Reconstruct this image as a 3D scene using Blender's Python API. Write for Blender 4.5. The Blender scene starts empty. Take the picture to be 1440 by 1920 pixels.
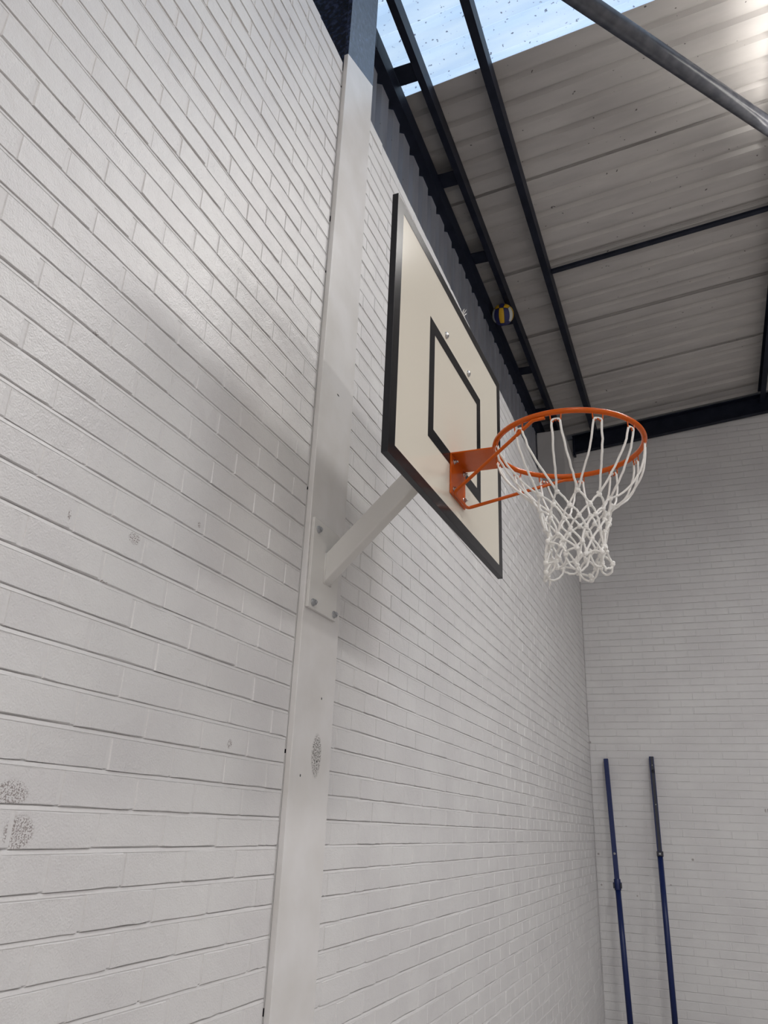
import bpy, bmesh, math, random
from mathutils import Vector, Matrix, Euler
random.seed(7)
R_ = math.radians
scn = bpy.context.scene
COL = scn.collection
H = 1.7965                      # camera height; many heights below are given relative to the lens

# ------------------------------------------------------------------ camera
cam = bpy.data.cameras.new('camera')
camo = bpy.data.objects.new('camera', cam); COL.objects.link(camo)
cr = Vector((0.92971876, 0.36607141, 0.04018394)); cu = Vector((0.10238920, -0.36175707, 0.92663276)); cf = Vector((-0.35375059, 0.85739344, 0.37381409))
CAM = Vector((1.1622, 0.0, H))
m = Matrix.Identity(4)
for i in range(3):
    m[i][0] = cr[i]; m[i][1] = cu[i]; m[i][2] = -cf[i]; m[i][3] = CAM[i]
camo.matrix_world = m
cam.sensor_fit = 'VERTICAL'; cam.sensor_height = 36.0; cam.lens = 27.2527
cam.clip_start = 0.02; cam.clip_end = 200
scn.camera = camo
FPX = 1453.48
def project(p):
    d = Vector(p) - CAM; z = d.dot(cf)
    return (720 + FPX*d.dot(cr)/z, 960 - FPX*d.dot(cu)/z, z)

def ray_x(px, py, x=0.0):
    d = cr*((px-720)/FPX) - cu*((py-960)/FPX) + cf; return CAM + d*((x-CAM.x)/d.x)

# ------------------------------------------------------------------ sky and lights
w = bpy.data.worlds.new('sky'); scn.world = w; w.use_nodes = True
w.node_tree.nodes['Background'].inputs['Color'].default_value = (0.55, 0.72, 1.0, 1)
w.node_tree.nodes['Background'].inputs['Strength'].default_value = 1.0
scn.view_settings.view_transform = 'Standard'; scn.view_settings.look = 'None'
scn.view_settings.exposure = 0.0; scn.view_settings.gamma = 1.0
scn.view_settings.use_curve_mapping = False
LAMPS = [(lx, ly, 4.30 + 0.103*(lx-2.28), k*kx) for ly, k in ((3.85, 1.0), (-1.4, 0.66), (-6.7, 1.8)) for lx, kx in ((2.28, 1.0), (5.65, 1.1), (9.05, 0.85))]
LAMP_W = 69.0
SKY_E = 0.90
for i, (lx, ly, lz, k) in enumerate(LAMPS):
    ld = bpy.data.lights.new('hall_lamp', 'AREA'); ld.shape = 'RECTANGLE'; ld.size = 0.28; ld.size_y = 1.5; ld.spread = R_(165)
    ld.energy = LAMP_W*k; ld.color = (1.0, 0.972, 0.95)
    lo = bpy.data.objects.new('hall_lamp', ld); COL.objects.link(lo); lo.location = (lx, ly, lz + H - 0.03)
    lo.visible_glossy = True
    for sg in ((-1, 1) if i % 3 == 0 else (1,)):      # strips added beside the fitting to put a glow on the roof
        ud = bpy.data.lights.new('roof_glow_strip', 'AREA'); ud.shape = 'RECTANGLE'; ud.size = 0.10; ud.size_y = 1.5
        ud.energy = LAMP_W*k*0.19; ud.color = (1.0, 0.955, 0.91)
        uo = bpy.data.objects.new('roof_glow_strip', ud); COL.objects.link(uo); uo.location = (lx + sg*0.20, ly, lz + H + 0.05)
        uo.rotation_euler = (0, math.pi - sg*R_(52), 0)

# ------------------------------------------------------------------ materials
def newmat(name, col, rough=0.5, metal=0.0, spec=0.5):
    mt = bpy.data.materials.new(name); mt.use_nodes = True
    b = mt.node_tree.nodes['Principled BSDF']
    b.inputs['Base Color'].default_value = (*col, 1); b.inputs['Roughness'].default_value = rough
    b.inputs['Metallic'].default_value = metal; b.inputs['Specular IOR Level'].default_value = spec
    return mt
def N(mt, t, **kw):
    n = mt.node_tree.nodes.new(t)
    for k, v in kw.items():
        if hasattr(n, k): setattr(n, k, v)
        else: n.inputs[k].default_value = v
    return n
def L(mt, a, b): mt.node_tree.links.new(a, b)
def bsdf(mt): return mt.node_tree.nodes['Principled BSDF']
def add_bump(mt, scales, strength=0.4, dist=0.003):
    g = N(mt, 'ShaderNodeNewGeometry'); prev = None
    for sc, amp, det in scales:
        n = N(mt, 'ShaderNodeTexNoise'); n.inputs['Scale'].default_value = sc; n.inputs['Detail'].default_value = det
        L(mt, g.outputs['Position'], n.inputs['Vector'])
        bp = N(mt, 'ShaderNodeBump'); bp.inputs['Strength'].default_value = strength*amp; bp.inputs['Distance'].default_value = dist
        L(mt, n.outputs['Fac'], bp.inputs['Height'])
        if prev: L(mt, prev.outputs['Normal'], bp.inputs['Normal'])
        prev = bp
    L(mt, prev.outputs['Normal'], bsdf(mt).inputs['Normal'])
def add_tint(mt, c1, c2, scale, detail=4, lo=0.35, hi=0.65):
    g = N(mt, 'ShaderNodeNewGeometry'); n = N(mt, 'ShaderNodeTexNoise'); n.inputs['Scale'].default_value = scale; n.inputs['Detail'].default_value = detail
    L(mt, g.outputs['Position'], n.inputs['Vector'])
    r = N(mt, 'ShaderNodeValToRGB'); r.color_ramp.elements[0].position = lo; r.color_ramp.elements[1].position = hi
    r.color_ramp.elements[0].color = (*c1, 1); r.color_ramp.elements[1].color = (*c2, 1)
    L(mt, n.outputs['Fac'], r.inputs['Fac']); L(mt, r.outputs['Color'], bsdf(mt).inputs['Base Color'])
    return r
def speckle(mt, base_socket, spots, scale=120, dark=(0.16, 0.14, 0.13), thr=0.5, solid=()):
    """worn speckled patches: spots = (centre, radii) in world metres"""
    g = N(mt, 'ShaderNodeNewGeometry'); tot = None
    for c, r in spots:
        s = N(mt, 'ShaderNodeVectorMath', operation='SUBTRACT'); L(mt, g.outputs['Position'], s.inputs[0]); s.inputs[1].default_value = c
        d = N(mt, 'ShaderNodeVectorMath', operation='DIVIDE'); L(mt, s.outputs[0], d.inputs[0]); d.inputs[1].default_value = r
        l = N(mt, 'ShaderNodeVectorMath', operation='LENGTH'); L(mt, d.outputs[0], l.inputs[0])
        mr = N(mt, 'ShaderNodeMapRange'); mr.inputs['From Min'].default_value = 1.08; mr.inputs['From Max'].default_value = 0.82; L(mt, l.outputs['Value'], mr.inputs['Value'])
        if tot is None: tot = mr.outputs[0]
        else:
            a = N(mt, 'ShaderNodeMath', operation='MAXIMUM'); L(mt, tot, a.inputs[0]); L(mt, mr.outputs[0], a.inputs[1]); tot = a.outputs[0]
    v = N(mt, 'ShaderNodeTexNoise'); v.inputs['Scale'].default_value = scale; v.inputs['Detail'].default_value = 1; L(mt, g.outputs['Position'], v.inputs['Vector'])
    t = N(mt, 'ShaderNodeMapRange'); t.inputs['From Min'].default_value = thr; t.inputs['From Max'].default_value = thr + 0.06; L(mt, v.outputs['Fac'], t.inputs['Value'])
    mu = N(mt, 'ShaderNodeMath', operation='MULTIPLY'); L(mt, tot, mu.inputs[0]); L(mt, t.outputs[0], mu.inputs[1])
    fac = mu.outputs[0]
    for c, r in solid:
        s = N(mt, 'ShaderNodeVectorMath', operation='SUBTRACT'); L(mt, g.outputs['Position'], s.inputs[0]); s.inputs[1].default_value = c
        d = N(mt, 'ShaderNodeVectorMath', operation='DIVIDE'); L(mt, s.outputs[0], d.inputs[0]); d.inputs[1].default_value = r
        l = N(mt, 'ShaderNodeVectorMath', operation='LENGTH'); L(mt, d.outputs[0], l.inputs[0])
        mr = N(mt, 'ShaderNodeMapRange'); mr.inputs['From Min'].default_value = 1.1; mr.inputs['From Max'].default_value = 0.6; mr.inputs['To Max'].default_value = 0.85; L(mt, l.outputs['Value'], mr.inputs['Value'])
        a = N(mt, 'ShaderNodeMath', operation='MAXIMUM'); L(mt, fac, a.inputs[0]); L(mt, mr.outputs[0], a.inputs[1]); fac = a.outputs[0]
    mx = N(mt, 'ShaderNodeMix', data_type='RGBA'); L(mt, fac, mx.inputs['Factor'])
    if base_socket is not None: L(mt, base_socket, mx.inputs['A'])
    else: mx.inputs['A'].default_value = bsdf(mt).inputs['Base Color'].default_value[:]
    mx.inputs['B'].default_value = (*dark, 1)
    L(mt, mx.outputs['Result'], bsdf(mt).inputs['Base Color'])
    return mx.outputs['Result']

M = {}
def ray_y(px, py, y):
    d = cr*((px-720)/FPX) - cu*((py-960)/FPX) + cf; return CAM + d*(y/d.y)
def ray_z(px, py, z):
    d = cr*((px-720)/FPX) - cu*((py-960)/FPX) + cf; return CAM + d*((z-CAM.z)/d.z)
MARKS = [(ray_y(x_, y_, 8.936)[:], (0.010*k_, 0.05, 0.010*k_)) for x_, y_, k_ in ((1299, 1612, 1.3), (1174, 1550, 1.0), (1122, 1601, 1.2), (1128, 1659, 1.0), (1195, 1680, 0.9), (1167, 1815, 1.1), (1258, 1660, 1.0), (1438, 1520, 2.4), (1106, 1392, 1.6))]
M['wall'] = newmat('white gloss wall paint', (0.66, 0.65, 0.655), 0.38, 0, 0.48)
r = add_tint(M['wall'], (0.63, 0.618, 0.622), (0.69, 0.683, 0.68), 2.6)
speckle(M['wall'], r.outputs['Color'], [(ray_x(x_, y_)[:], (0.05, a_, b_)) for x_, y_, a_, b_ in ((22, 1488, 0.040, 0.024), (34, 1562, 0.036, 0.030), (252, 1010, 0.020, 0.014), (190, 1092, 0.022, 0.007), (374, 984, 0.008, 0.008), (180, 626, 0.007, 0.010), (430, 1395, 0.012, 0.012), (130, 965, 0.005, 0.012))], 330, (0.30, 0.27, 0.265), 0.50, MARKS)
add_bump(M['wall'], [(14, 0.5, 3), (48, 0.75, 3), (230, 0.7, 2)], 0.62, 0.0030)
M['mortar'] = newmat('white painted mortar', (0.66, 0.65, 0.65), 0.5)
add_bump(M['mortar'], [(90, 0.7, 3)], 0.6, 0.003)
M['pier'] = newmat('matt white painted pier', (0.55, 0.54, 0.53), 0.6)
add_tint(M['pier'], (0.5, 0.49, 0.485), (0.58, 0.57, 0.565), 2.0)
M['sealant'] = newmat('grey white sealant', (0.55, 0.545, 0.54), 0.5)

# column: white below a painted line, black gloss above
def column_mat():
    mt = newmat('steel column paint', (0.68, 0.67, 0.665), 0.27)
    g = N(mt, 'ShaderNodeNewGeometry'); s = N(mt, 'ShaderNodeSeparateXYZ'); L(mt, g.outputs['Position'], s.inputs[0])
    sl = N(mt, 'ShaderNodeMath', operation='MULTIPLY_ADD'); L(mt, s.outputs['Y'], sl.inputs[0]); sl.inputs[1].default_value = -0.42; L(mt, s.outputs['Z'], sl.inputs[2])
    gt = N(mt, 'ShaderNodeMath', operation='GREATER_THAN'); L(mt, sl.outputs[0], gt.inputs[0]); gt.inputs[1].default_value = 3.127 + H - 0.42*2.131
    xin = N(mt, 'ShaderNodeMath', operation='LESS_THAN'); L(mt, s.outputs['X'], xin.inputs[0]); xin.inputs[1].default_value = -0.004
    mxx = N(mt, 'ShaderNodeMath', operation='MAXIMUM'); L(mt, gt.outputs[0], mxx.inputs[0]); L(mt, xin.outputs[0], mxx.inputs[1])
    n = N(mt, 'ShaderNodeTexNoise'); n.inputs['Scale'].default_value = 45; n.inputs['Detail'].default_value = 6; L(mt, g.outputs['Position'], n.inputs['Vector'])
    rr = N(mt, 'ShaderNodeValToRGB'); rr.color_ramp.elements[0].color = (0.010, 0.014, 0.030, 1); rr.color_ramp.elements[1].color = (0.06, 0.085, 0.17, 1)  # the rooflight's blue sheen is put into the black paint colour
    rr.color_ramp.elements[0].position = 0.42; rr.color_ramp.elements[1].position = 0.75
    L(mt, n.outputs['Fac'], rr.inputs['Fac'])
    n2 = N(mt, 'ShaderNodeTexNoise'); n2.inputs['Scale'].default_value = 5; n2.inputs['Detail'].default_value = 5; L(mt, g.outputs['Position'], n2.inputs['Vector'])
    wr = N(mt, 'ShaderNodeValToRGB'); wr.color_ramp.elements[0].color = (0.64, 0.625, 0.61, 1); wr.color_ramp.elements[1].color = (0.71, 0.70, 0.70, 1)
    wr.color_ramp.elements[0].position = 0.35; wr.color_ramp.elements[1].position = 0.65
    L(mt, n2.outputs['Fac'], wr.inputs['Fac'])
    sp = speckle(mt, wr.outputs['Color'], [(ray_x(593, 1417, 0.02)[:], (0.05, 0.034, 0.066))], 260, (0.2, 0.19, 0.18), 0.47)
    sp2 = speckle(mt, sp, [(ray_x(x_, y_, 0.02)[:], (0.05, 0.0035, 0.0045)) for x_, y_ in ((594, 1428), (603, 1310), (563, 1454))] + [(ray_x(634, 741, 0.02)[:], (0.05, 0.010, 0.003))], 20, (0.03, 0.03, 0.03), 0.0)
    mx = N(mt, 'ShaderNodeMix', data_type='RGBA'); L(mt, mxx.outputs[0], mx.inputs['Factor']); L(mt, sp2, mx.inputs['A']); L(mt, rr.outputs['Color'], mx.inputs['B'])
    L(mt, mx.outputs['Result'], bsdf(mt).inputs['Base Color'])
    add_bump(mt, [(60, 0.2, 3)], 0.22, 0.0012)
    return mt
M['column'] = column_mat()
M['white_steel'] = newmat('white painted steel', (0.66, 0.65, 0.63), 0.38)
M['zinc'] = newmat('galvanised bolt steel', (0.42, 0.43, 0.45), 0.45, 0.7)
M['chrome'] = newmat('bright zinc screw', (0.5, 0.5, 0.5), 0.28, 1.0)
M['black_steel'] = newmat('black painted roof steel', (0.010, 0.012, 0.020), 0.5, 0, 0.22)
add_tint(M['black_steel'], (0.005, 0.0075, 0.017), (0.011, 0.0145, 0.028), 9)  # bluish tint carries the rooflight sheen in the base colour
M['grey_tube'] = newmat('dark grey painted tube', (0.075, 0.08, 0.095), 0.25)
r = add_tint(M['grey_tube'], (0.06, 0.064, 0.078), (0.10, 0.102, 0.115), 14)
add_bump(M['grey_tube'], [(120, 0.4, 3)], 0.4, 0.002)
def sheet_mat(name, c1, c2, rough):
    mt = newmat(name, c1, rough)
    g = N(mt, 'ShaderNodeNewGeometry')
    mp = N(mt, 'ShaderNodeMapping'); mp.inputs['Scale'].default_value = (1.2, 5.0, 1.2); L(mt, g.outputs['Position'], mp.inputs['Vector'])
    n = N(mt, 'ShaderNodeTexNoise'); n.inputs['Scale'].default_value = 1.6; n.inputs['Detail'].default_value = 6; L(mt, mp.outputs[0], n.inputs['Vector'])
    rr = N(mt, 'ShaderNodeValToRGB'); rr.color_ramp.elements[0].position = 0.32; rr.color_ramp.elements[1].position = 0.68
    rr.color_ramp.elements[0].color = (*c1, 1); rr.color_ramp.elements[1].color = (*c2, 1); L(mt, n.outputs['Fac'], rr.inputs['Fac'])
    v = N(mt, 'ShaderNodeTexNoise'); v.inputs['Scale'].default_value = 26; v.inputs['Detail'].default_value = 2; L(mt, g.outputs['Position'], v.inputs['Vector'])
    t = N(mt, 'ShaderNodeMapRange'); t.inputs['From Min'].default_value = 0.735; t.inputs['From Max'].default_value = 0.76; L(mt, v.outputs['Fac'], t.inputs['Value'])
    mx = N(mt, 'ShaderNodeMix', data_type='RGBA'); L(mt, t.outputs[0], mx.inputs['Factor']); L(mt, rr.outputs['Color'], mx.inputs['A']); mx.inputs['B'].default_value = (0.09, 0.08, 0.075, 1)
    L(mt, mx.outputs['Result'], bsdf(mt).inputs['Base Color'])
    return mt
M['roof'] = sheet_mat('off-white roof lining sheet', (0.40, 0.38, 0.365), (0.48, 0.46, 0.44), 0.45)
M['cladding'] = sheet_mat('grey white wall cladding', (0.215, 0.225, 0.26), (0.27, 0.28, 0.32), 0.5)
def sky_mat():
    mt = newmat('translucent rooflight sheet', (0.18, 0.2, 0.22), 0.5, 0, 0.2)
    g = N(mt, 'ShaderNodeNewGeometry'); b = bsdf(mt)
    mp = N(mt, 'ShaderNodeMapping'); mp.inputs['Scale'].default_value = (0.9, 4.0, 1.0); L(mt, g.outputs['Position'], mp.inputs['Vector'])
    n = N(mt, 'ShaderNodeTexNoise'); n.inputs['Scale'].default_value = 2.2; n.inputs['Detail'].default_value = 7; L(mt, mp.outputs[0], n.inputs['Vector'])
    rr = N(mt, 'ShaderNodeValToRGB'); rr.color_ramp.elements[0].position = 0.3; rr.color_ramp.elements[1].position = 0.7
    rr.color_ramp.elements[0].color = (0.50, 0.71, 1.0, 1); rr.color_ramp.elements[1].color = (0.68, 0.87, 1.08, 1); L(mt, n.outputs['Fac'], rr.inputs['Fac'])
    v = N(mt, 'ShaderNodeTexNoise'); v.inputs['Scale'].default_value = 38; v.inputs['Detail'].default_value = 2.5; L(mt, g.outputs['Position'], v.inputs['Vector'])
    t = N(mt, 'ShaderNodeMapRange'); t.inputs['From Min'].default_value = 0.655; t.inputs['From Max'].default_value = 0.71; L(mt, v.outputs['Fac'], t.inputs['Value'])
    mx = N(mt, 'ShaderNodeMix', data_type='RGBA'); L(mt, t.outputs[0], mx.inputs['Factor']); L(mt, rr.outputs['Color'], mx.inputs['A']); mx.inputs['B'].default_value = (0.12, 0.16, 0.25, 1)
    L(mt, mx.outputs['Result'], b.inputs['Emission Color']); b.inputs['Emission Strength'].default_value = SKY_E
    return mt
M['skylight'] = sky_mat()
M['cream'] = newmat('cream backboard face', (0.74, 0.69, 0.59), 0.16, 0, 0.5)
M['board_black'] = newmat('black backboard marking', (0.012, 0.012, 0.014), 0.2, 0, 0.3)
M['board_edge'] = newmat('black backboard edge band', (0.010, 0.010, 0.013), 0.4, 0, 0.3)
M['orange'] = newmat('orange gloss powder coat', (0.52, 0.086, 0.0015), 0.2, 0, 0.27)
M['cord'] = newmat('white braided net cord', (0.87, 0.855, 0.82), 0.75)
add_bump(M['cord'], [(420, 1.0, 1)], 0.8, 0.0025)
M['post_blue'] = newmat('navy blue painted post', (0.007, 0.017, 0.088), 0.34, 0, 0.35)
M['post_dark'] = newmat('near-black post track', (0.008, 0.010, 0.022), 0.4)
M['ball_yellow'] = newmat('yellow ball panel', (0.62, 0.36, 0.01), 0.5)
M['ball_blue'] = newmat('dark blue ball panel', (0.016, 0.018, 0.10), 0.5)
M['ball_white'] = newmat('white ball panel', (0.52, 0.53, 0.5), 0.5)
M['ball_dark'] = newmat('ball seam', (0.02, 0.02, 0.03), 0.6)
M['floor'] = newmat('beige sports floor', (0.43, 0.405, 0.39), 0.4)
M['plain'] = newmat('white painted plain wall', (0.60, 0.59, 0.585), 0.5)
M['lamp_body'] = newmat('white lamp housing', (0.6, 0.6, 0.58), 0.4)
M['lamp_lens'] = newmat('lit lamp diffuser', (0.9, 0.88, 0.85), 0.4)
bsdf(M['lamp_lens']).inputs['Emission Color'].default_value = (1.0, 0.95, 0.88, 1); bsdf(M['lamp_lens']).inputs['Emission Strength'].default_value = 6.0

# ------------------------------------------------------------------ mesh helpers
class MB:
    def __init__(s): s.v = []; s.f = []; s.sm = []
    def add(s, vs, fs, smooth=False):
        o = len(s.v); s.v += [tuple(v) for v in vs]
        for f in fs: s.f.append([i + o for i in f]); s.sm.append(smooth)
    def box(s, lo, hi, M4=None):
        x0, y0, z0 = lo; x1, y1, z1 = hi
        vs = [Vector(p) for p in ((x0,y0,z0),(x1,y0,z0),(x1,y1,z0),(x0,y1,z0),(x0,y0,z1),(x1,y0,z1),(x1,y1,z1),(x0,y1,z1))]
        if M4: vs = [M4 @ v for v in vs]
        s.add(vs, [(0,3,2,1),(4,5,6,7),(0,1,5,4),(1,2,6,5),(2,3,7,6),(3,0,4,7)])
    def prism(s, poly, d, smooth=False):
        """poly: list of Vectors, extruded by vector d"""
        n = len(poly); d = Vector(d); vs = [Vector(p) for p in poly] + [Vector(p) + d for p in poly]
        fs = [tuple(reversed(range(n))), tuple(range(n, 2*n))] + [(i, (i+1) % n, n+(i+1) % n, n+i) for i in range(n)]
        s.add(vs, fs, smooth)
    def tube(s, pts, r, n=8, closed=False, caps=True, smooth=True):
        pts = [Vector(p) for p in pts]; k = len(pts)
        rs = r if isinstance(r, (list, tuple)) else [r]*k
        T = []
        for i in range(k):
            a = pts[(i-1) % k] if (closed or i > 0) else pts[i]; b = pts[(i+1) % k] if (closed or i < k-1) else pts[i]
            T.append((b - a).normalized() if (b-a).length > 1e-9 else Vector((0,0,1)))
        ref = Vector((0,0,1)) if abs(T[0].z) < 0.9 else Vector((1,0,0))
        u = T[0].cross(ref).normalized(); vs = []
        for i in range(k):
            u = (u - T[i]*u.dot(T[i]));
            if u.length < 1e-6: u = T[i].cross(Vector((1,0,0)))
            u.normalize(); w_ = T[i].cross(u)
            for j in range(n):
                a = 2*math.pi*j/n; vs.append(pts[i] + (u*math.cos(a) + w_*math.sin(a))*rs[i])
        fs = []
        for i in range(k if closed else k-1):
            i2 = (i+1) % k
            for j in range(n): fs.append((i*n+j, i*n+(j+1) % n, i2*n+(j+1) % n, i2*n+j))
        if caps and not closed: fs += [tuple(reversed(range(n))), tuple(range((k-1)*n, k*n))]
        s.add(vs, fs, smooth)
    def cyl(s, a, b, r, n=16, smooth=True): s.tube([a, b], r, n, smooth=smooth)
    def ball(s, c, r, n=8, m_=5, sq=(1,1,1)):
        c = Vector(c); vs = [c + Vector((0,0,r*sq[2]))]; fs = []
        for i in range(1, m_):
            t = math.pi*i/m_
            for j in range(n):
                a = 2*math.pi*j/n; vs.append(c + Vector((r*sq[0]*math.sin(t)*math.cos(a), r*sq[1]*math.sin(t)*math.sin(a), r*sq[2]*math.cos(t))))
        vs.append(c - Vector((0,0,r*sq[2]))); e = len(vs)-1
        for j in range(n): fs.append((0, 1+j, 1+(j+1) % n)); fs.append((e, 1+(m_-2)*n+(j+1) % n, 1+(m_-2)*n+j))
        for i in range(m_-2):
            for j in range(n): fs.append((1+i*n+j, 1+(i+1)*n+j, 1+(i+1)*n+(j+1) % n, 1+i*n+(j+1) % n))
        s.add(vs, fs, True)
    def mesh(s, name, mat):
        me = bpy.data.meshes.new(name); me.from_pydata(s.v, [], s.f); me.materials.append(mat)
        me.polygons.foreach_set('use_smooth', s.sm)
        bm = bmesh.new(); bm.from_mesh(me); bmesh.ops.recalc_face_normals(bm, faces=bm.faces); bm.to_mesh(me); bm.free()
        return me
    def build(s, name, mat, parent=None, bevel=0.0, seg=2):
        o = bpy.data.objects.new(name, s.mesh(name, mat)); COL.objects.link(o)
        if parent: o.parent = parent
        if bevel:
            b = o.modifiers.new('bevel', 'BEVEL'); b.width = bevel; b.segments = seg; b.limit_method = 'ANGLE'; b.angle_limit = R_(40)
        return o
def link(name, me, parent=None, loc=(0,0,0)):
    o = bpy.data.objects.new(name, me); COL.objects.link(o); o.parent = parent; o.location = loc; return o
def tag(o, label, cat=None, group=None, kind=None):
    o['label'] = label
    if cat: o['category'] = cat
    if group: o['group'] = group
    if kind: o['kind'] = kind
    return o
def empty(name, loc=(0,0,0)):
    o = bpy.data.objects.new(name, None); COL.objects.link(o); o.location = loc; o.empty_display_size = 0.1; return o

# ------------------------------------------------------------------ setting
RISE = 0.075; JT = 0.0085
Z0 = H - 0.07147                 # height of a bed joint
KF = -23                         # course at the floor
Z0 = -KF*RISE                    # 1.725
YW = 2.1308; YR = 2.403; YC = 8.936
TOPK = 42                        # left wall: top of brickwork
ZTOP = Z0 + TOPK*RISE            # 4.875
def roof_z(x): return H + 4.65 + 0.1*x

mb = MB(); mb.box((-0.3, -9.5, -0.1), (11, 9.3, 0.0)); fl = mb.build('floor', M['floor'])
tag(fl, 'plain beige sports hall floor below the frame', None, None, 'structure')

# brick face: outline with ragged long edges, chamfered; depth towards -X, length along +Y, height along +Z
def brick_mesh(name, ln, seed, mat, ht=RISE-JT):
    rg = random.Random(seed); n = 5
    def outline(inset, bot, jit):
        pts = [(ln*i/n, 0) for i in range(n)] + [(ln, 0), (ln, ht)] + [(ln*i/n, ht) for i in range(n-1, 0, -1)] + [(0, ht)]
        out = []
        for (y, z) in pts:
            yy = inset if y < 1e-6 else (ln-inset if y > ln-1e-6 else y + rg.uniform(-0.01, 0.01)); zz = bot if z < 1e-6 else ht-inset
            out.append((yy + rg.uniform(-jit, jit), zz + rg.uniform(-jit, jit)))
        return out
    o1 = outline(-0.0006, -0.0006, 0.0008); o2 = outline(0.0030, 0.0014, 0.0014)
    k = len(o1); vs = [(-0.0065, y, z) for y, z in o1] + [(rg.uniform(-0.0007, 0.0007), y, z) for y, z in o2]
    fs = [(i, (i+1) % k, k+(i+1) % k, k+i) for i in range(k)] + [tuple(range(k, 2*k))]
    b = MB(); b.add(vs, fs); return b, b.mesh(name, mat)
NV = 8
def course_spans(k, y0, y1, unit, off_even, off_odd):
    """brick spans along a course between y0 and y1, half-bond"""
    off = off_odd if k % 2 else off_even
    n = math.floor((y0 - off)/unit) - 1; out = []
    while off + n*unit < y1:
        a = off + n*unit + JT/2; b = off + (n+1)*unit - JT/2; n += 1
        a2 = max(a, y0); b2 = min(b, y1)
        if b2 - a2 > 0.03: out.append((a2, b2, abs(a2-a) < 1e-6 and abs(b2-b) < 1e-6))
    return out
def build_wall(name, label, y0, y1, k0, k1, unit, oe, oo, place, parent_mesh, limit, inframe, max_k=None):
    """place(u, z) -> matrix for a brick whose lower start corner is at distance u along the wall"""
    L_ = unit - JT; var = [brick_mesh('brick', L_, 100*len(name)+i, M['wall']) for i in range(NV)]
    items = []
    for k in range(k0, k1):
        for (a, b, full) in course_spans(k, y0, y1, unit, oe, oo):
            z = Z0 + k*RISE + JT/2
            if max_k and not max_k(a, b, z + RISE): continue
            c = place((a+b)/2, z + 0.03).translation; px, py, d = project(c)
            area = 0
            if d > 0.2 and -40 < px < 1480 and -40 < py < 1960: area = inframe(px, py, d, c)
            items.append((area, k, a, b, z, full))
    items.sort(key=lambda t: -t[0]); stuff = MB(); cnt = 0
    for (area, k, a, b, z, full) in items:
        jig = Matrix.Translation((random.uniform(-0.0012, 0.0010), 0, random.uniform(-0.0012, 0.0012))) @ Euler((random.uniform(-0.005, 0.005), random.uniform(-0.008, 0.008), random.uniform(-0.005, 0.005))).to_matrix().to_4x4()
        mt = place(a, z) @ jig
        if cnt < limit and area > 0:
            me = var[random.randrange(NV)][1] if full else brick_mesh('brick', b-a, random.randrange(9999), M['wall'])[1]
            o = link('brick', me, parent_mesh); o.matrix_local = mt; cnt += 1
        else:
            bb = var[random.randrange(NV)][0]; sc = (b-a)/L_
            stuff.add([mt @ Vector((v[0], v[1]*sc, v[2])) for v in bb.v], bb.f)
    if stuff.v:
        o = stuff.build('distant_bricks', M['wall'], parent_mesh); o['kind'] = 'stuff'
    return cnt, len(items)
def mortar_strips(mb, u0, u1, k0, k1, place):
    """weather-struck beds: recessed under the brick above, flush at the bottom; perpend plane between"""
    prof = []
    for k in range(k0, k1):
        zb = Z0 + k*RISE
        prof += [(-0.0010, zb - JT/2 - 0.0004), (-0.0026, zb + JT/2 - 0.0018), (-0.0066, zb + JT/2 + 0.0004), (-0.0024, zb + JT/2 + 0.003), (-0.0022, zb + RISE - JT/2 - 0.001)]
    segs = max(1, int((u1-u0)/0.5)); n = len(prof); vs = []; fs = []
    for s_ in range(segs+1):
        T = place(u0 + (u1-u0)*s_/segs, 0)
        for (x, z) in prof: vs.append(T @ Vector((x, 0, z)))
    for s_ in range(segs):
        for i in range(n-1): fs.append((s_*n+i, (s_+1)*n+i, (s_+1)*n+i+1, s_*n+i+1))
    mb.add(vs, fs)
def seen(px, py, d, c): return 1.0/(d*d) * max(0.05, (CAM - c).normalized().x)
def seen_far(px, py, d, c): return 1.0/(d*d)

def place_left(u, z): return Matrix.Translation((0, u, z))
# near bay
mb = MB(); mb.box((-0.30, -9.5, 0), (-0.010, YW-0.003, ZTOP)); mortar_strips(mb, -9.5, YW-0.003, KF, TOPK, place_left)
wl = mb.build('wall_left', M['mortar']); tag(wl, 'white painted brick wall bay to the left of the steel column', None, None, 'structure')
print('left', build_wall('wall_left', '', -1.5, YW-0.0035, KF, TOPK, 0.2213, YW-1.385*RISE, YW, place_left, wl, 300, seen))
# far bay
mb = MB(); mb.box((-0.30, YR, 0), (-0.010, YC-0.0005, ZTOP)); mortar_strips(mb, YR, YC-0.0005, KF, TOPK, place_left)
wr_ = mb.build('wall_left', M['mortar']); tag(wr_, 'long white painted brick wall bay running from the steel column to the far corner', None, None, 'structure')
print('right', build_wall('wall_leftb', '', YR+0.002, YC-0.012, KF, TOPK, 0.2288, YW+(7.65-3.05)*RISE, YW+(6.2-6.1)*RISE, place_left, wr_, 300, seen))
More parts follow.
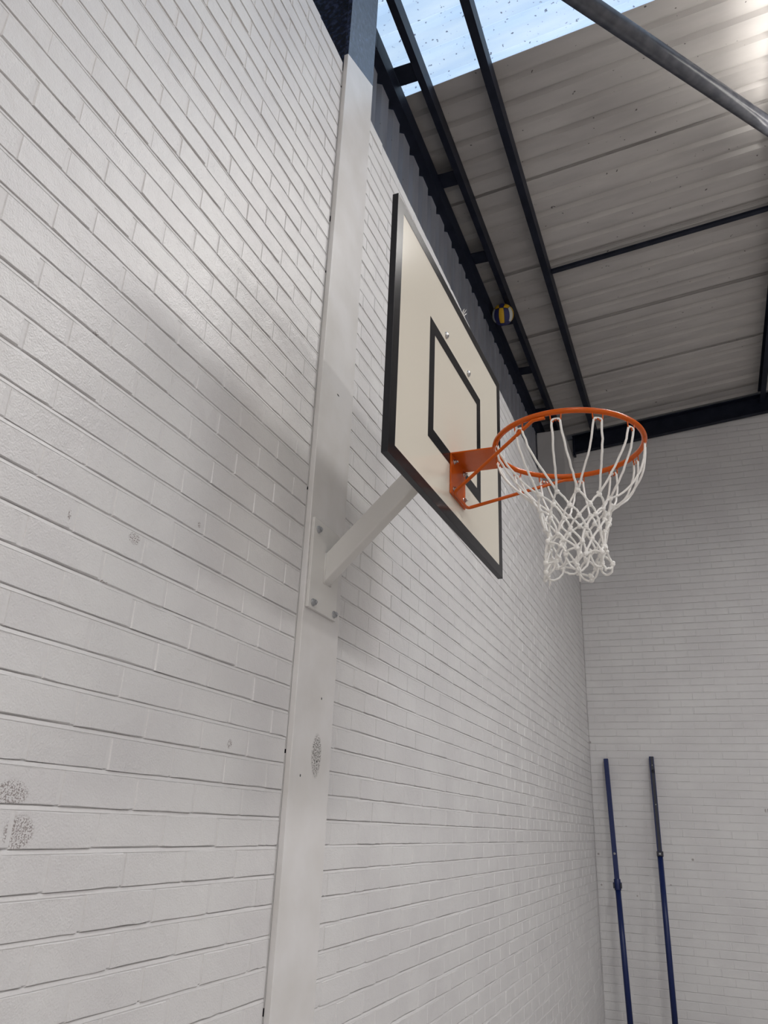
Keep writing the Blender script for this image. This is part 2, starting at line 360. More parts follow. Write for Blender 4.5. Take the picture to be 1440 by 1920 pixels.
# far wall faces -Y
def place_far(u, z): return Matrix.Translation((u, YC, z)) @ Matrix.Rotation(-math.pi/2, 4, 'Z')
def far_top(x): return H + 4.40 + 0.1*x
mb = MB()
mb.prism([Vector((-0.42, YC+0.010, 0)), Vector((11, YC+0.010, 0)), Vector((11, YC+0.010, roof_z(11)-0.05)), Vector((-0.42, YC+0.010, roof_z(-0.42)-0.05))], (0, 0.28, 0))
KT = 83
def clip_place(u, z): return place_far(u, z)
mortar_strips(mb, 0.0, 11, KF, 60, place_far)
for k in range(60, KT):
    zz = Z0 + k*RISE; xs = max(0.0, (zz + RISE - far_top(0))/0.1)
    if xs < 10.5: mortar_strips(mb, xs, 11, k, k+1, place_far)
wf = mb.build('wall_far', M['mortar']); tag(wf, 'white painted brick end wall behind the two blue posts', None, None, 'structure')
print('far', build_wall('wall_far', '', 0.004, 6.0, KF, KT, 0.2288, 0.06, 0.1744, place_far, wf, 300, seen_far, lambda a, b, z: z < far_top(a) - 0.01))
# plain walls that close the hall behind and beside the camera
mb = MB(); mb.box((10.6, -9.5, 0), (10.9, YC, roof_z(10.6)-0.05)); o = mb.build('wall_right', M['plain']); tag(o, 'plain white wall closing the hall on the right', None, None, 'structure')
mb = MB(); mb.prism([Vector((-0.30, -9.5, 0)), Vector((10.6, -9.5, 0)), Vector((10.6, -9.5, roof_z(10.6)-0.05)), Vector((-0.30, -9.5, roof_z(-0.3)-0.05))], (0, -0.25, 0))
o = mb.build('wall_back', M['plain']); tag(o, 'plain white wall closing the hall behind the viewer', None, None, 'structure')

# raised pier on the wall top at the far corner
pier = empty('trim_1', (0, 8.2, ZTOP)); tag(pier, 'grey-white raised pier on the wall top in the far corner', None, None, 'structure')
def pb(name, lo, hi, mat, par, base, bevel=0.0):
    b = MB(); b.box([lo[i]-base[i] for i in range(3)], [hi[i]-base[i] for i in range(3)]); return b.build(name, mat, par, bevel)
B0 = (0, 8.2, ZTOP)
pb('pier_block', (-0.31, 8.2, ZTOP+0.001), (0.0, YC-0.002, H+4.372), M['pier'], pier, B0, 0.004)
pb('end_panel', (-0.43, 8.26, ZTOP+0.001), (-0.316, YC-0.002, H+4.36), M['cladding'], pier, B0, 0.003)

# wall cladding above the brickwork: 1 m sheets with ribs every 0.2 m
def rib_profile(y0, y1, pitch=0.2, low=0.118, side=0.022, depth=0.032):
    out = []; y = y0
    n = int(round((y1-y0)/pitch)); pitch = (y1-y0)/n
    for i in range(n):
        a = y0 + i*pitch
        out += [(a, 0.0), (a+low, 0.0), (a+low+side, depth), (a+pitch-side, depth)]
    out.append((y1, 0.0)); return out
def cladding_sheet(par, y0, y1, z0, z1, xf, name='cladding_sheet'):
    pr = rib_profile(y0, y1, depth=0.034); b = MB(); n = len(pr); vs = []; fs = []
    for z in (z0, z1):
        for (y, d) in pr: vs.append((xf - d, y, z))
    for i in range(n-1): fs.append((i, i+1, n+i+1, n+i))
    b.add(vs, fs); b.add([(v[0]-0.0015, v[1], v[2]) for v in vs], [tuple(reversed(f)) for f in fs]); return b.build(name, M['cladding'], par)
clad = empty('wall_cladding', (0, 0, 0)); tag(clad, 'ribbed grey-white metal cladding above the left brick wall', None, None, 'structure')
yy = -9.55
while yy < 8.2:
    y1 = min(yy+0.998, 8.25); cladding_sheet(clad, yy, y1, ZTOP-0.12, H+4.372, -0.318); yy += 1.0

# roof sheets: 1 m cover, ribs every 0.2 m, sheets are pieces of the ceiling
def roof_sheet(par, y0, y1, mat, name, drop=0.0, x0=-0.42, x1=11.0):
    pr = rib_profile(y0, y1, low=0.125, side=0.024, depth=0.03); b = MB(); n = len(pr); vs = []; fs = []
    for x in (x0, x1):
        for (y, d) in pr: vs.append((x, y, roof_z(x) + d - drop))
    for i in range(n-1): fs.append((i, i+1, n+i+1, n+i))
    b.add(vs, fs)
    b.add([(v[0], v[1], v[2]+0.004) for v in vs], [tuple(reversed(f)) for f in fs])
    b.add([vs[0], vs[n], (vs[n][0], vs[n][1], vs[n][2]+0.004), (vs[0][0], vs[0][1], vs[0][2]+0.004)], [(0, 1, 2, 3)])
    b.add([vs[n-1], vs[2*n-1], (*vs[2*n-1][:2], vs[2*n-1][2]+0.004), (*vs[n-1][:2], vs[n-1][2]+0.004)], [(0, 1, 2, 3)])
    return b.build(name, mat, par)
ceil = empty('ceiling', (0, 0, 0)); tag(ceil, 'off-white ribbed metal roof lining between the black purlins', None, None, 'structure')
win = empty('window_1', (0, 0, 0)); tag(win, 'bright blue-white translucent rooflight strip above the column', None, None, 'structure')
yb = 3.575; ys = [yb]
while yb < YC + 0.2: yb = (4.65 if abs(yb-3.575) < 1e-6 else yb + 1.003); ys.append(yb)
for i in range(len(ys)-1): roof_sheet(ceil, ys[i] + 0.0, ys[i+1] + 0.03, M['roof'], 'roof_sheet', drop=0.0035*(i % 2))
for i in range(11): roof_sheet(ceil, 1.60 - (i+1)*1.003, 1.60 - i*1.003 + 0.03, M['roof'], 'roof_sheet', drop=0.0035*(i % 2))
roof_sheet(win, 1.60, 2.59, M['skylight'], 'pane', -0.006); roof_sheet(win, 2.59, 3.60, M['skylight'], 'pane', -0.010)

# ------------------------------------------------------------------ roof steel
RS = 'black roof steel'
# steel column: I-section standing in the gap between the two wall bays
ctop = roof_z(0) - 0.02
colo = empty('steel_column', (0, (YW+YR)/2, 0)); tag(colo, 'white painted steel column with black top that carries the backboard', 'column', None, 'structure')
Bc = (0, (YW+YR)/2, 0)
pb('front_flange', (0.0, YW, 0.0), (0.020, YR-0.0015, H+4.47), M['column'], colo, Bc, 0.002)
pb('web', (-0.285, (YW+YR)/2-0.006, 0.0), (0.0, (YW+YR)/2+0.006, H+4.37), M['column'], colo, Bc)
pb('rear_flange', (-0.303, YW+0.001, 0.0), (-0.285, YR-0.003, H+4.37), M['column'], colo, Bc)
b = MB(); z = 0.3
while z < ZTOP - 0.1:
    ln = random.uniform(0.10, 0.9); b.box((-0.006, YW-0.0032, z), (0.0006, YW-0.0002, min(z+ln, ZTOP-0.05))); z += ln + random.choice([0.012, 0.02, 0.05, 0.008, 0.03])
b.v = [(v[0]-Bc[0], v[1]-Bc[1], v[2]-Bc[2]) for v in b.v]
b.build('sealant_strip', M['sealant'], colo)

# eaves beam: hollow channel under the roof edge
eb = empty('eaves_beam', (-0.3, 0, H+4.375)); tag(eb, 'black steel eaves beam above the ribbed cladding along the left wall', 'beam', None, 'structure')
Be = (-0.3, 0, H+4.375)
for (a, c) in ((-9.4, 3.012), (3.016, 8.93)):
    pb('bottom_flange', (-0.385, a, H+4.375), (-0.257, c, H+4.383), M['black_steel'], eb, Be)
    pb('inner_web', (-0.263, a, H+4.383), (-0.257, c, H+4.525), M['black_steel'], eb, Be)
    pb('sky_closure', (-0.385, a, H+4.383), (-0.379, c, H+4.600), M['black_steel'], eb, Be)  # unseen strip added to keep sky light out at the eaves
# purlins
def purlin(x0, x1, zb, y0, y1, lab):
    zc = roof_z(x0) - H - 0.006
    o = empty('roof_purlin', ((x0+x1)/2, 0, H+zb)); tag(o, lab, 'purlin', 'purlins under the roof sheets', 'structure')
    Bp = ((x0+x1)/2, 0, H+zb)
    pb('bottom_flange', (x0, y0, H+zb), (x1, y1, H+zb+0.006), M['black_steel'], o, Bp)
    pb('web', (x1-0.006, y0, H+zb+0.006), (x1, y1, H+zc-0.006), M['black_steel'], o, Bp)
    pb('top_flange', (x0, y0, H+zc-0.006), (x1, y1, H+zc), M['black_steel'], o, Bp)
    return o
purlin(-0.131, -0.085, 4.492, -9.4, 8.84, 'slim black purlin tied by short plates to the eaves beam beside the ball')
purlin(0.267, 0.322, 4.525, -9.4, 8.84, 'black purlin crossing the rooflight and passing behind the hoop rim')
purlin(2.16, 2.215, 4.705, -9.4, 8.84, 'black purlin just at the right edge of the view by the end wall')
for i in range(4): purlin(4.06+1.9*i, 4.115+1.9*i, 4.705+0.19*(i+1), -9.4, 8.84, 'black purlin out of view, number %d to the right of the brace tube' % (i+1))
# tie plates between eaves beam and first purlin
for i, yc_ in enumerate((0.57, 1.495, 2.0, 3.335, 4.27, 5.18, 6.12, 7.04, 7.95)):
    b = MB(); b.box((-0.060, -0.069, -0.004), (0.060, 0.069, 0.004))
    o = b.build('tie_plate', M['black_steel'], None, 0.002); o.location = (-0.196, yc_, H+4.513)
    names = ['hidden above the viewer', 'overhead nearest the viewer', 'directly behind the column top', 'against the bright rooflight', 'second along from the column', 'third along, just before the ball', 'just behind the yellow and blue ball', 'beyond the ball', 'last before the end wall']
    tag(o, 'black plate tying eaves beam to slim purlin, ' + names[i], 'plate', 'tie plates along the eaves', 'structure')
# anti-sag strut
b = MB(); b.box((0, -0.022, -0.014), (1.835, 0.022, 0.014))
o = b.build('sag_bar', M['black_steel'], None, 0.003); o.location = (0.3235, 5.70, H+4.632); o.rotation_euler = (0, -math.atan(0.1), 0)
tag(o, 'thin black bar spanning from purlin to purlin across the roof lining', 'bar', None, 'structure')
# brace tube
def P_plane(px, py, zs, m_=0.1):
    d = cr*((px-720)/FPX) - cu*((py-960)/FPX) + cf
    n = Vector((-m_, 0, 1)); t = (H + zs - n.dot(CAM))/n.dot(d); return CAM + d*t
pa = P_plane(1090, 0, 4.40); pb2 = P_plane(1434, 232, 4.40); dr = (pb2-pa)
b0 = pa - dr*((pa.x - 0.10)/dr.x); b1 = pa + dr*3.6
br = empty('brace_tube', b0); tag(br, 'round grey steel brace tube crossing diagonally under the roof sheets', 'tube', None, 'structure')
b = MB(); b.tube([Vector((0,0,0)), b1-b0], 0.055, 28); b.build('tube_body', M['grey_tube'], br)
b = MB(); dd = dr.normalized(); b.box((-0.05, -0.005, -0.05), (0.02, 0.005, 0.05), dd.to_track_quat('X', 'Z').to_matrix().to_4x4()); b.build('end_plate', M['grey_tube'], br)
# gable rafter on the end wall
gr = empty('end_rafter', (0, 8.89, H+4.37)); tag(gr, 'black sloping end rafter along the top of the far brick wall', 'rafter', None, 'structure')
def slope_box(name, x0, x1, y0, y1, za, zb, mat):
    b = MB(); b.prism([Vector((x0, y0-8.89, za+0.1*x0-4.37)), Vector((x1, y0-8.89, za+0.1*x1-4.37)), Vector((x1, y0-8.89, zb+0.1*x1-4.37)), Vector((x0, y0-8.89, zb+0.1*x0-4.37))], (0, y1-y0, 0)); return b.build(name, mat, gr)
slope_box('web', 0.012, 10.5, 8.915, 8.925, 4.385, 4.60, M['black_steel'])
slope_box('bottom_flange', 0.012, 10.5, 8.850, 8.915, 4.375, 4.385, M['black_steel'])
slope_box('top_flange', 0.012, 10.5, 8.850, 8.925, 4.60, 4.61, M['black_steel'])
b = MB(); b.box((0.016, 8.845-8.89, -0.035), (0.045, 8.91-8.89, 0.20)); b.build('end_plate', M['black_steel'], gr)

# lamps of the hall (first one sits just outside the right edge of the view)
for i, (lx, ly, lz, k) in enumerate(LAMPS):
    lt = empty('ceiling_light', (lx, ly, lz+H)); tag(lt, 'white hall light, ' + ['nearest', 'middle', 'farthest'][i % 3] + ' from the brick wall, ' + ['in the row by the brace tube', 'in the row just behind the viewer', 'in the rearmost row'][i // 3], 'light', 'hall lights under the roof')
    b = MB(); b.box((-0.16, -0.80, 0.0), (0.16, 0.80, 0.07)); b.build('housing', M['lamp_body'], lt, 0.006)
    b = MB(); b.box((-0.14, -0.78, -0.018), (0.14, 0.78, 0.0)); b.build('diffuser', M['lamp_lens'], lt, 0.006)
    for s_ in (-0.6, 0.6):
        b = MB(); b.cyl((0, s_, 0.07), (0, s_, roof_z(lx)-lz-H), 0.004, 6); b.build('hanger', M['zinc'], lt)

# ------------------------------------------------------------------ basketball hoop
XB, PSI = 0.42158, 0.02456
def bx(y): return XB + PSI*y                      # front plane of the board
hoop = empty('basketball_hoop', (0.0, 2.27, H+0.78))
tag(hoop, 'cream backboard with black square target and orange rim on the white column', 'basketball hoop')
Bh = Vector((0.0, 2.27, H+0.78))
ang = -math.atan(PSI)
YB0, YB1, ZB0, ZB1 = 1.700, 2.871, 0.9145, 1.7935
# board frame: local X outwards from the face, local Y along the board, Z up
MBd = Matrix.Translation(Vector((bx(YB0), YB0, H+ZB0)) - Bh) @ Matrix.Rotation(ang, 4, 'Z')
W_, HT = (YB1-YB0)/math.cos(ang), ZB1-ZB0
def bbox(mb, y0, y1, z0, z1, x0, x1): mb.box((x0, y0, z0), (x1, y1, z1), MBd)
b = MB(); bbox(b, 0.0, W_, 0.0, HT, -0.018, 0.0); board = b.build('backboard', M['cream'], hoop, 0.0006)
b = MB()
e = 0.0016
for (y0, y1, z0, z1) in ((-e, 0, -e, HT+e), (W_, W_+e, -e, HT+e), (0, W_, -e, 0), (0, W_, HT, HT+e)): bbox(b, y0, y1, z0, z1, -0.0185, 0.0007)
b.build('edge_band', M['board_edge'], board)
b = MB(); bw = 0.0455; bh = 0.0385
bbox(b, 0, bw, 0, HT, 0.0001, 0.0009); bbox(b, W_-bw, W_, 0, HT, 0.0001, 0.0009); bbox(b, bw, W_-bw, 0, bh, 0.0001, 0.0009); bbox(b, bw, W_-bw, HT-bh, HT, 0.0001, 0.0009)
b.build('border_line', M['board_black'], board)
b = MB(); s0, s1 = 2.001-YB0, 2.573-YB0; t0, t1 = 1.110-ZB0, 1.5505-ZB0; sw, sh = 0.0460, 0.0445
for (y0, y1, z0, z1) in ((s0, s0+sw, t0, t1), (s1-sw, s1, t0, t1), (s0+sw, s1-sw, t0, t0+sh), (s0+sw, s1-sw, t1-sh, t1)): bbox(b, y0, y1, z0, z1, 0.0001, 0.0009)
b.build('target_square', M['board_black'], board)
for (y, z) in ((2.161, 1.580), (2.416, 1.577)):
    b = MB(); c = MBd @ Vector((0.0, y-YB0, z-ZB0)); dx = (MBd.to_3x3() @ Vector((1, 0, 0)))
    b.tube([c, c+dx*0.003, c+dx*0.006, c+dx*0.0085, c+dx*0.0095], [0.0125, 0.012, 0.0098, 0.006, 0.001], 14); b.build('screw_head', M['chrome'], board)
# rear bracket behind the board
b = MB(); bbox(b, 0.40, 0.77, 0.20, 0.52, -0.030, -0.0190); b.build('rear_bracket', M['white_steel'], hoop, 0.003)
# arm and its wall plate
ya = 2.262-Bh.y; hw = 0.026
ax0, az0, ax1, az1 = 0.031, 0.795, 0.445, 1.205
L2 = math.hypot(ax1-ax0, az1-az0); ua = Vector((ax1-ax0, 0, az1-az0))/L2; na = Vector((-ua.z, 0, ua.x))
hh = 0.036
def at(x, side):   # point on the arm's edge line at a given x
    c0 = Vector((ax0, 0, az0)) + na*hh*side; t = (x - c0.x)/ua.x; return c0 + ua*t
poly = [at(ax0, -1), at(ax1, -1), at(ax1, 1), at(ax0, 1)]
b = MB(); b.prism([Vector((p_.x, ya-hw, p_.z + H - Bh.z)) for p_ in poly], (0, 2*hw, 0)); b.build('support_arm', M['white_steel'], hoop, 0.005, 3)
pl = MB(); pl.box((0.0202, 2.141-Bh.y, H+0.637-Bh.z), (0.0312, 2.350-Bh.y, H+0.945-Bh.z)); plate = pl.build('mounting_plate', M['white_steel'], hoop, 0.0015)
for (y, z) in ((2.172, 0.909), (2.171, 0.657), (2.331, 0.657), (2.331, 0.909)):
    b = MB(); p0 = Vector((0.0312, y-Bh.y, z+H-Bh.z))
    b.tube([p0, p0+Vector((0.003, 0, 0))], 0.0125, 18); b.tube([p0+Vector((0.003, 0, 0)), p0+Vector((0.011, 0, 0))], 0.0098, 6, smooth=False); b.tube([p0+Vector((0.011, 0, 0)), p0+Vector((0.015, 0, 0))], 0.0045, 10)
    b.build('bolt', M['zinc'], plate)
b = MB(); pts = []                                    # weld bead at the foot of the arm
for (y, z) in ((ya-hw, poly[0].z), (ya+hw, poly[0].z), (ya+hw, poly[3].z), (ya-hw, poly[3].z)): pts.append((0.0325, y, z+H-Bh.z))
b.tube(pts, 0.0045, 6, closed=True); b.build('weld_bead', M['white_steel'], plate)

# rim and bracket
RC = Vector((0.852, 2.281, H+1.1535)); RR, RT = 0.234, 0.0088
b = MB(); b.tube([RC - Bh + Vector((RR*math.cos(2*math.pi*i/96), RR*math.sin(2*math.pi*i/96), 0)) for i in range(96)], RT, 14, closed=True)
rim = b.build('rim', M['orange'], hoop)
yb0, yb1 = 2.211, 2.367; zt = 1.1515; zl = 1.006
b = MB(); f_ = Vector((1, 0, 0))
b.prism([Vector((bx(yb0)+0.001, yb0, H+zl))-Bh, Vector((bx(yb1)+0.001, yb1, H+zl))-Bh, Vector((bx(yb1)+0.001, yb1, H+zt))-Bh, Vector((bx(yb0)+0.001, yb0, H+zt))-Bh], (0.005, 0, 0))
b.build('back_plate', M['orange'], hoop, 0.0012)
b = MB(); pts = [Vector((bx(yb0)+0.004, yb0, H+zt-0.005))-Bh, Vector((bx(yb1)+0.004, yb1, H+zt-0.005))-Bh]
arc = []
for i in range(9):
    y = yb1 + (yb0-yb1)*i/8; arc.append(Vector((RC.x - math.sqrt((RR+0.002)**2 - (y-RC.y)**2), y, H+zt-0.005))-Bh)
b.prism(pts + arc, (0, 0, 0.005)); b.build('shelf_plate', M['orange'], hoop, 0.001)
for (y, z) in ((2.240, 1.130), (2.239, 1.030), (2.345, 1.032), (2.345, 1.130)):
    b = MB(); p0 = Vector((bx(y)+0.006, y, z+H))-Bh
    b.tube([p0, p0+f_*0.002], 0.009, 16); b.tube([p0+f_*0.002, p0+f_*0.0085], 0.0072, 6, smooth=False); b.tube([p0+f_*0.0085, p0+f_*0.015], 0.0036, 10)
    b.build('rim_bolt', M['chrome'], hoop)
def rp(th, r=RR, dz=0.0): return RC + Vector((r*math.cos(R_(th)), r*math.sin(R_(th)), dz)) - Bh
xr_ = bx(2.22)+0.014
e1, e2 = rp(-107, RR+0.002, -0.0135), rp(103, RR+0.002, -0.0135)
c1 = Vector((xr_, 2.219, H+1.009))-Bh; c2 = Vector((xr_+0.003, 2.362, H+1.009))-Bh
def rounded(a, c, d, r=0.018):
    u1 = (a-c).normalized(); u2 = (d-c).normalized(); p, q = c+u1*r, c+u2*r
    return [(p*(1-t)**2 + c*2*t*(1-t) + q*t*t) for t in (0, 0.25, 0.5, 0.75, 1)]
t1_ = rp(-98, RR, -0.0135); t2_ = rp(94, RR, -0.0135)
b = MB(); b.tube([t1_, e1] + rounded(e1, c1, c2) + rounded(c1, c2, e2) + [e2, t2_], 0.0058, 10); b.build('support_rod', M['orange'], hoop)
# net hooks under the rim: bent wire W
HK = [30*i for i in range(12)]
HK[5] = 146; HK[6] = 176; HK[7] = 207; HK[1] = 33; HK[0] = 2
for th in HK:
    pts = []
    for (da, dz, dr_) in ((-3.9, -0.004, 0), (-3.9, -0.012, 0.001), (-3.6, -0.022, 0.001), (-2.9, -0.0275, 0.0), (-2.1, -0.0275, -0.002), (-1.6, -0.022, -0.003), (-1.3, -0.0165, -0.002), (-0.7, -0.0195, 0.001), (0.0, -0.0275, 0.002), (0.7, -0.0195, 0.001), (1.3, -0.0165, -0.002), (1.6, -0.022, -0.003), (2.1, -0.0275, -0.002), (2.9, -0.0275, 0.0), (3.6, -0.022, 0.001), (3.9, -0.012, 0.001), (3.9, -0.004, 0)):
        pts.append(rp(th+da, RR+dr_, dz))
    b = MB(); b.tube([p_ - Vector((0, 0, 0.004)) if 2 <= i_ <= 14 else p_ for i_, p_ in enumerate(pts)], 0.0021, 6); b.build('net_hook', M['orange'], rim)

# ------------------------------------------------------------------ net
net = empty('basketball_net', (RC.x, RC.y, H+0.74)); tag(net, 'white knotted cord net hanging from the orange rim', 'net')
Bn = Vector((RC.x, RC.y, H+0.74)); CR = 0.0034
rg = random.Random(3)
rows = [(0.950, 0.119), (0.912, 0.106), (0.871, 0.097), (0.831, 0.092), (0.795, 0.090), (0.766, 0.088), (0.745, 0.085)]
K = []
for ri, (z, r) in enumerate(rows):
    ks = []
    for j in range(12):
        a = 30*(j + (0.5 if ri % 2 == 0 else 0.0)) + rg.uniform(-5, 5)*(0.4+0.28*ri)
        rr = r*(1 + rg.uniform(-0.05, 0.05)*(1 + 0.5*ri)); dz = rg.uniform(-0.006, 0.006)*(1+0.5*ri)
        if ri == 0: dz += 0.012*math.sin(R_(a-60)) 
        cx = 0.006 + 0.006*ri/6; cy = -0.004*ri/6
        ks.append(Vector((cx + rr*math.cos(R_(a)), cy + rr*math.sin(R_(a)), H + z + dz - Bn.z)))
    K.append(ks)
def bez(p0, p1, p2, p3, n=10): return [p0*(1-t)**3 + p1*3*t*(1-t)**2 + p2*3*t*t*(1-t) + p3*t**3 for t in [i/n for i in range(n+1)]]
def wob(pts, a):
    return [pts[0]] + [p_ + Vector((rg.uniform(-a, a), rg.uniform(-a, a), rg.uniform(-a, a))) for p_ in pts[1:-1]] + [pts[-1]]
for i, th in enumerate(HK):
    def hp(da, dz, r=RR): return RC + Vector((r*math.cos(R_(th+da)), r*math.sin(R_(th+da)), dz)) - Bn
    k1, k2 = K[0][(i-1) % 12], K[0][i]
    pL, pR = hp(-3.0, -0.0275), hp(3.0, -0.0275)
    # strands sag outwards then sweep in to the knot
    slack = 0.035 if 0 <= th <= 60 else 0.0
    def strand(p, kn, sgn):
        d = kn - p; out = Vector((p.x, p.y, 0)).normalized()
        return wob(bez(p, p + d*0.20 + Vector((0, 0, -0.035-slack)) + out*(0.008+slack*0.3), p + d*0.62 + Vector((0, 0, -0.012-slack*1.2)) + out*0.012*rg.uniform(0.2, 1.2), kn, 12), 0.0012)
    left = strand(pL, k1, -1); right = strand(pR, k2, 1)
    top = [hp(-2.5, -0.0245), hp(-1.0, -0.0235), hp(1.0, -0.0235), hp(2.5, -0.0245)]
    b = MB(); b.tube(list(reversed(left)) + top + right, CR, 8); b.build('hanging_loop', M['cord'], net)
b = MB()
for ri in range(len(rows)-1):
    for j in range(12):
        a0 = K[ri][j]
        ts = ((j, j+1) if ri % 2 == 0 else (j-1, j))
        for tj in ts:
            q = K[ri+1][tj % 12]; d = q - a0; mid = (a0+q)/2; out = Vector((mid.x, mid.y, 0)).normalized()
            side = Vector((-out.y, out.x, 0)) * (1 if tj == ts[1] else -1)
            bow = side*rg.uniform(0.002, 0.008) + out*rg.uniform(-0.003, 0.007) + Vector((0, 0, rg.uniform(0.0, 0.006)))
            b.tube(wob(bez(a0, a0+d*0.3+bow, a0+d*0.7+bow*0.8, q, 7), 0.0006), CR, 7)
last = K[-1]
for j in range(12):
    p0, p3 = last[j], last[(j+1) % 12]; dn = Vector((0, 0, -rg.choice([0.016, 0.024, 0.036, 0.022]))); o_ = Vector((p0.x+p3.x, p0.y+p3.y, 0)).normalized()*rg.uniform(-0.015, 0.012)
    b.tube(wob(bez(p0, p0+dn*1.2+o_, p3+dn*1.2+o_, p3, 9), 0.0015), CR, 7)
    if j % 2: 
        t = p0 + Vector((rg.uniform(-0.01, 0.01), rg.uniform(-0.01, 0.01), -rg.uniform(0.02, 0.035))); b.tube([p0, (p0+t)/2 + Vector((0.004, 0, 0)), t], CR, 7)
b.build('mesh_cord', M['cord'], net)
for ks in K:
    for p_ in ks:
        b = MB(); b.ball(p_, 0.0082, 8, 6, (1, 1, 0.9)); b.ball(p_ + Vector((rg.uniform(-0.003, 0.003), rg.uniform(-0.003, 0.003), 0.0045)), 0.0065, 7, 5)
        b.build('knot', M['cord'], net)

# scrap of frayed cord on the top edge of the board
sc_ = MB(); c0 = Vector((bx(2.36)-0.006, 2.36, H+ZB1+0.002))
for i in range(26):
    a = rg.uniform(0, 6.28); ln = rg.uniform(0.012, 0.034); e_ = Vector((0.5*math.cos(a)*ln, 0.9*math.sin(a)*ln, rg.uniform(0.1, 1.0)*ln))
    sc_.tube([Vector((0, 0, 0.001)), e_*0.5 + Vector((rg.uniform(-.004, .004), rg.uniform(-.004, .004), 0.004)), e_ + Vector((0, 0, 0.001))], 0.0011, 5)
sc_.tube([Vector((0, -0.02, 0.004)), Vector((0.002, 0.0, 0.007)), Vector((0, 0.025, 0.004)), Vector((0.001, 0.06, 0.003))], 0.0035, 7)
o = sc_.build('cord_scrap', M['cord']); o.location = c0; tag(o, 'frayed scrap of white cord lying on the top edge of the backboard', 'cord')

# ------------------------------------------------------------------ volleyball wedged in the eaves
BC = Vector((-0.157, 5.85, H+4.386)); BR = 0.1
vb = empty('volleyball', BC); tag(vb, 'yellow, blue and white volleyball wedged between eaves beam and purlin', 'ball')
tocam = (CAM - BC).normalized(); up = (cu - tocam*cu.dot(tocam)).normalized(); sd = up.cross(tocam)
RM = Matrix((tocam, sd, up)).transposed() @ Euler((0.06, 0.1, -0.12)).to_matrix()
b = MB(); b.ball((0, 0, 0), BR*0.975, 24, 14); b.build('bladder', M['ball_dark'], vb)
faces = [((1,0,0),(0,1,0),(0,0,1)), ((-1,0,0),(0,-1,0),(0,0,1)), ((0,1,0),(-1,0,0),(0,0,1)), ((0,-1,0),(1,0,0),(0,0,1)), ((0,0,1),(0,1,0),(-1,0,0)), ((0,0,-1),(0,1,0),(1,0,0))]
colr = [('ball_blue','ball_yellow','ball_blue'), ('ball_blue','ball_yellow','ball_blue'), ('ball_white','ball_yellow','ball_white'), ('ball_white','ball_yellow','ball_white'), ('ball_yellow','ball_blue','ball_yellow'), ('ball_blue','ball_blue','ball_blue')]
for fi, (nn, uu, vv) in enumerate(faces):
    nn, uu, vv = Vector(nn), Vector(uu), Vector(vv)
    for st in range(3):
        b = MB(); vs = []; fs = []; nu, nv = 3, 8
        for iu in range(nu+1):
            for iv in range(nv+1):
                s_ = -1 + 2*(st + 0.04 + 0.92*iu/nu)/3; t_ = -0.97 + 1.94*iv/nv
                d = nn + uu*math.tan(s_*math.pi/4) + vv*math.tan(t_*math.pi/4)
                edge = iu in (0, nu) or iv in (0, nv)
                vs.append(RM @ d.normalized() * BR * (0.982 if edge else 1.0))
        for iu in range(nu):
            for iv in range(nv): a = iu*(nv+1)+iv; fs.append((a, a+nv+1, a+nv+2, a+1))
        b.add(vs, fs, True); b.build('panel', M[colr[fi][st]], vb)

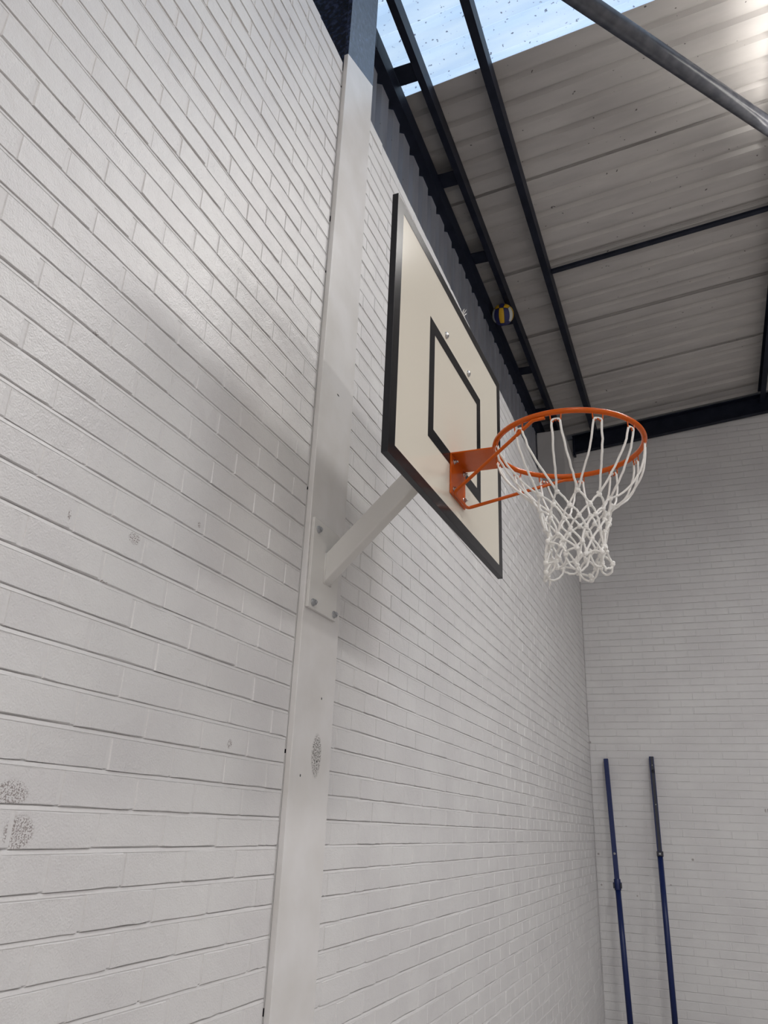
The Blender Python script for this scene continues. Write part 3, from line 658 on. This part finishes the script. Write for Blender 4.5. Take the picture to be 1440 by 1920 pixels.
# ------------------------------------------------------------------ blue posts leaning on the end wall
def post(top, foot, lab, right):
    top = Vector(top); foot = Vector(foot); ax = (top-foot); ln = ax.length; ax.normalize()
    toc = Vector((0.05, -1, 0)); sx = ax.cross(toc).normalized()*-1; fr = sx.cross(ax).normalized()
    if fr.y > 0: fr = -fr
    RMx = Matrix((sx, fr, ax)).transposed().to_4x4()
    o = empty('net_post', foot); o.matrix_world = Matrix.Translation(foot) @ RMx
    tag(o, lab, 'post', 'blue net posts against the end wall')
    r = 0.0245; j = ln*(0.535 if not right else 0.64)
    b = MB(); b.cyl((0, 0, 0.004), (0, 0, j), r*1.08, 20); b.build('lower_tube', M['post_blue'], o)
    b = MB(); b.box((-0.0235, -0.0225, j), (0.0235, 0.0225, ln)); up_ = b.build('upper_tube', M['post_blue'], o, 0.006, 3)
    b = MB(); b.cyl((0, 0, 0), (0, 0, 0.035), r*1.3, 18); b.build('rubber_foot', M['post_dark'], o)
    if right:
        b = MB(); b.box((-0.016, 0.0226, j+0.02), (0.010, 0.0272, ln-0.005)); b.build('sliding_track', M['post_dark'], o)
        b = MB(); b.box((-0.033, -0.026, j-0.03), (0.030, 0.034, j+0.015)); b.build('clamp', M['post_dark'], o, 0.004)
        b = MB(); b.cyl((0.0, 0.034, j-0.01), (0.0, 0.043, j-0.01), 0.012, 12); b.build('clamp_knob', M['zinc'], o)
        for z in (ln-0.09, ln*0.815):
            b = MB(); b.cyl((-0.003, 0.0272, z), (-0.003, 0.0295, z), 0.0065, 12); b.build('rivet', M['chrome'], o)
        b = MB(); b.cyl((-0.006, 0.027, ln-0.15), (-0.006, 0.036, ln-0.15), 0.014, 14); b.box((-0.02, 0.027, ln-0.17), (0.008, 0.032, ln-0.12)); b.build('pulley', M['post_dark'], o)
    else:
        b = MB(); b.cyl((0, 0, j-0.07), (0, 0, j+0.03), r*1.32, 20); b.box((-0.042, -0.01, j-0.045), (-0.024, 0.012, j+0.0)); b.box((0.024, -0.01, j-0.045), (0.042, 0.012, j+0.0)); b.build('sleeve', M['post_blue'], o, 0.002)
        b = MB(); b.box((-0.041, 0.0, j-0.055), (-0.026, 0.03, j-0.01)); b.build('sleeve_lug', M['post_dark'], o); b = MB(); b.box((0.026, 0.0, j-0.055), (0.041, 0.03, j-0.01)); b.build('sleeve_lug', M['post_dark'], o)
        b = MB(); b.cyl((0, 0.0224, j+0.26), (0, 0.0255, j+0.26), 0.012, 14); b.build('bolt_cap', M['chrome'], o)
    return o
for (a, c, t, lab, right) in (((1136, 1423), (1182, 1920), 1.105, 'plain blue net post with a sleeve joint, nearer the corner', False), ((1221, 1419), (1266, 1920), 1.12, 'blue net post with a dark sliding track, farther from the corner', True)):
    tp = ray_y(a[0], a[1], YC-0.030); ft = ray_z(a[0]+(c[0]-a[0])*t, a[1]+(c[1]-a[1])*t, 0.003)
    post(tp, ft, lab, right)
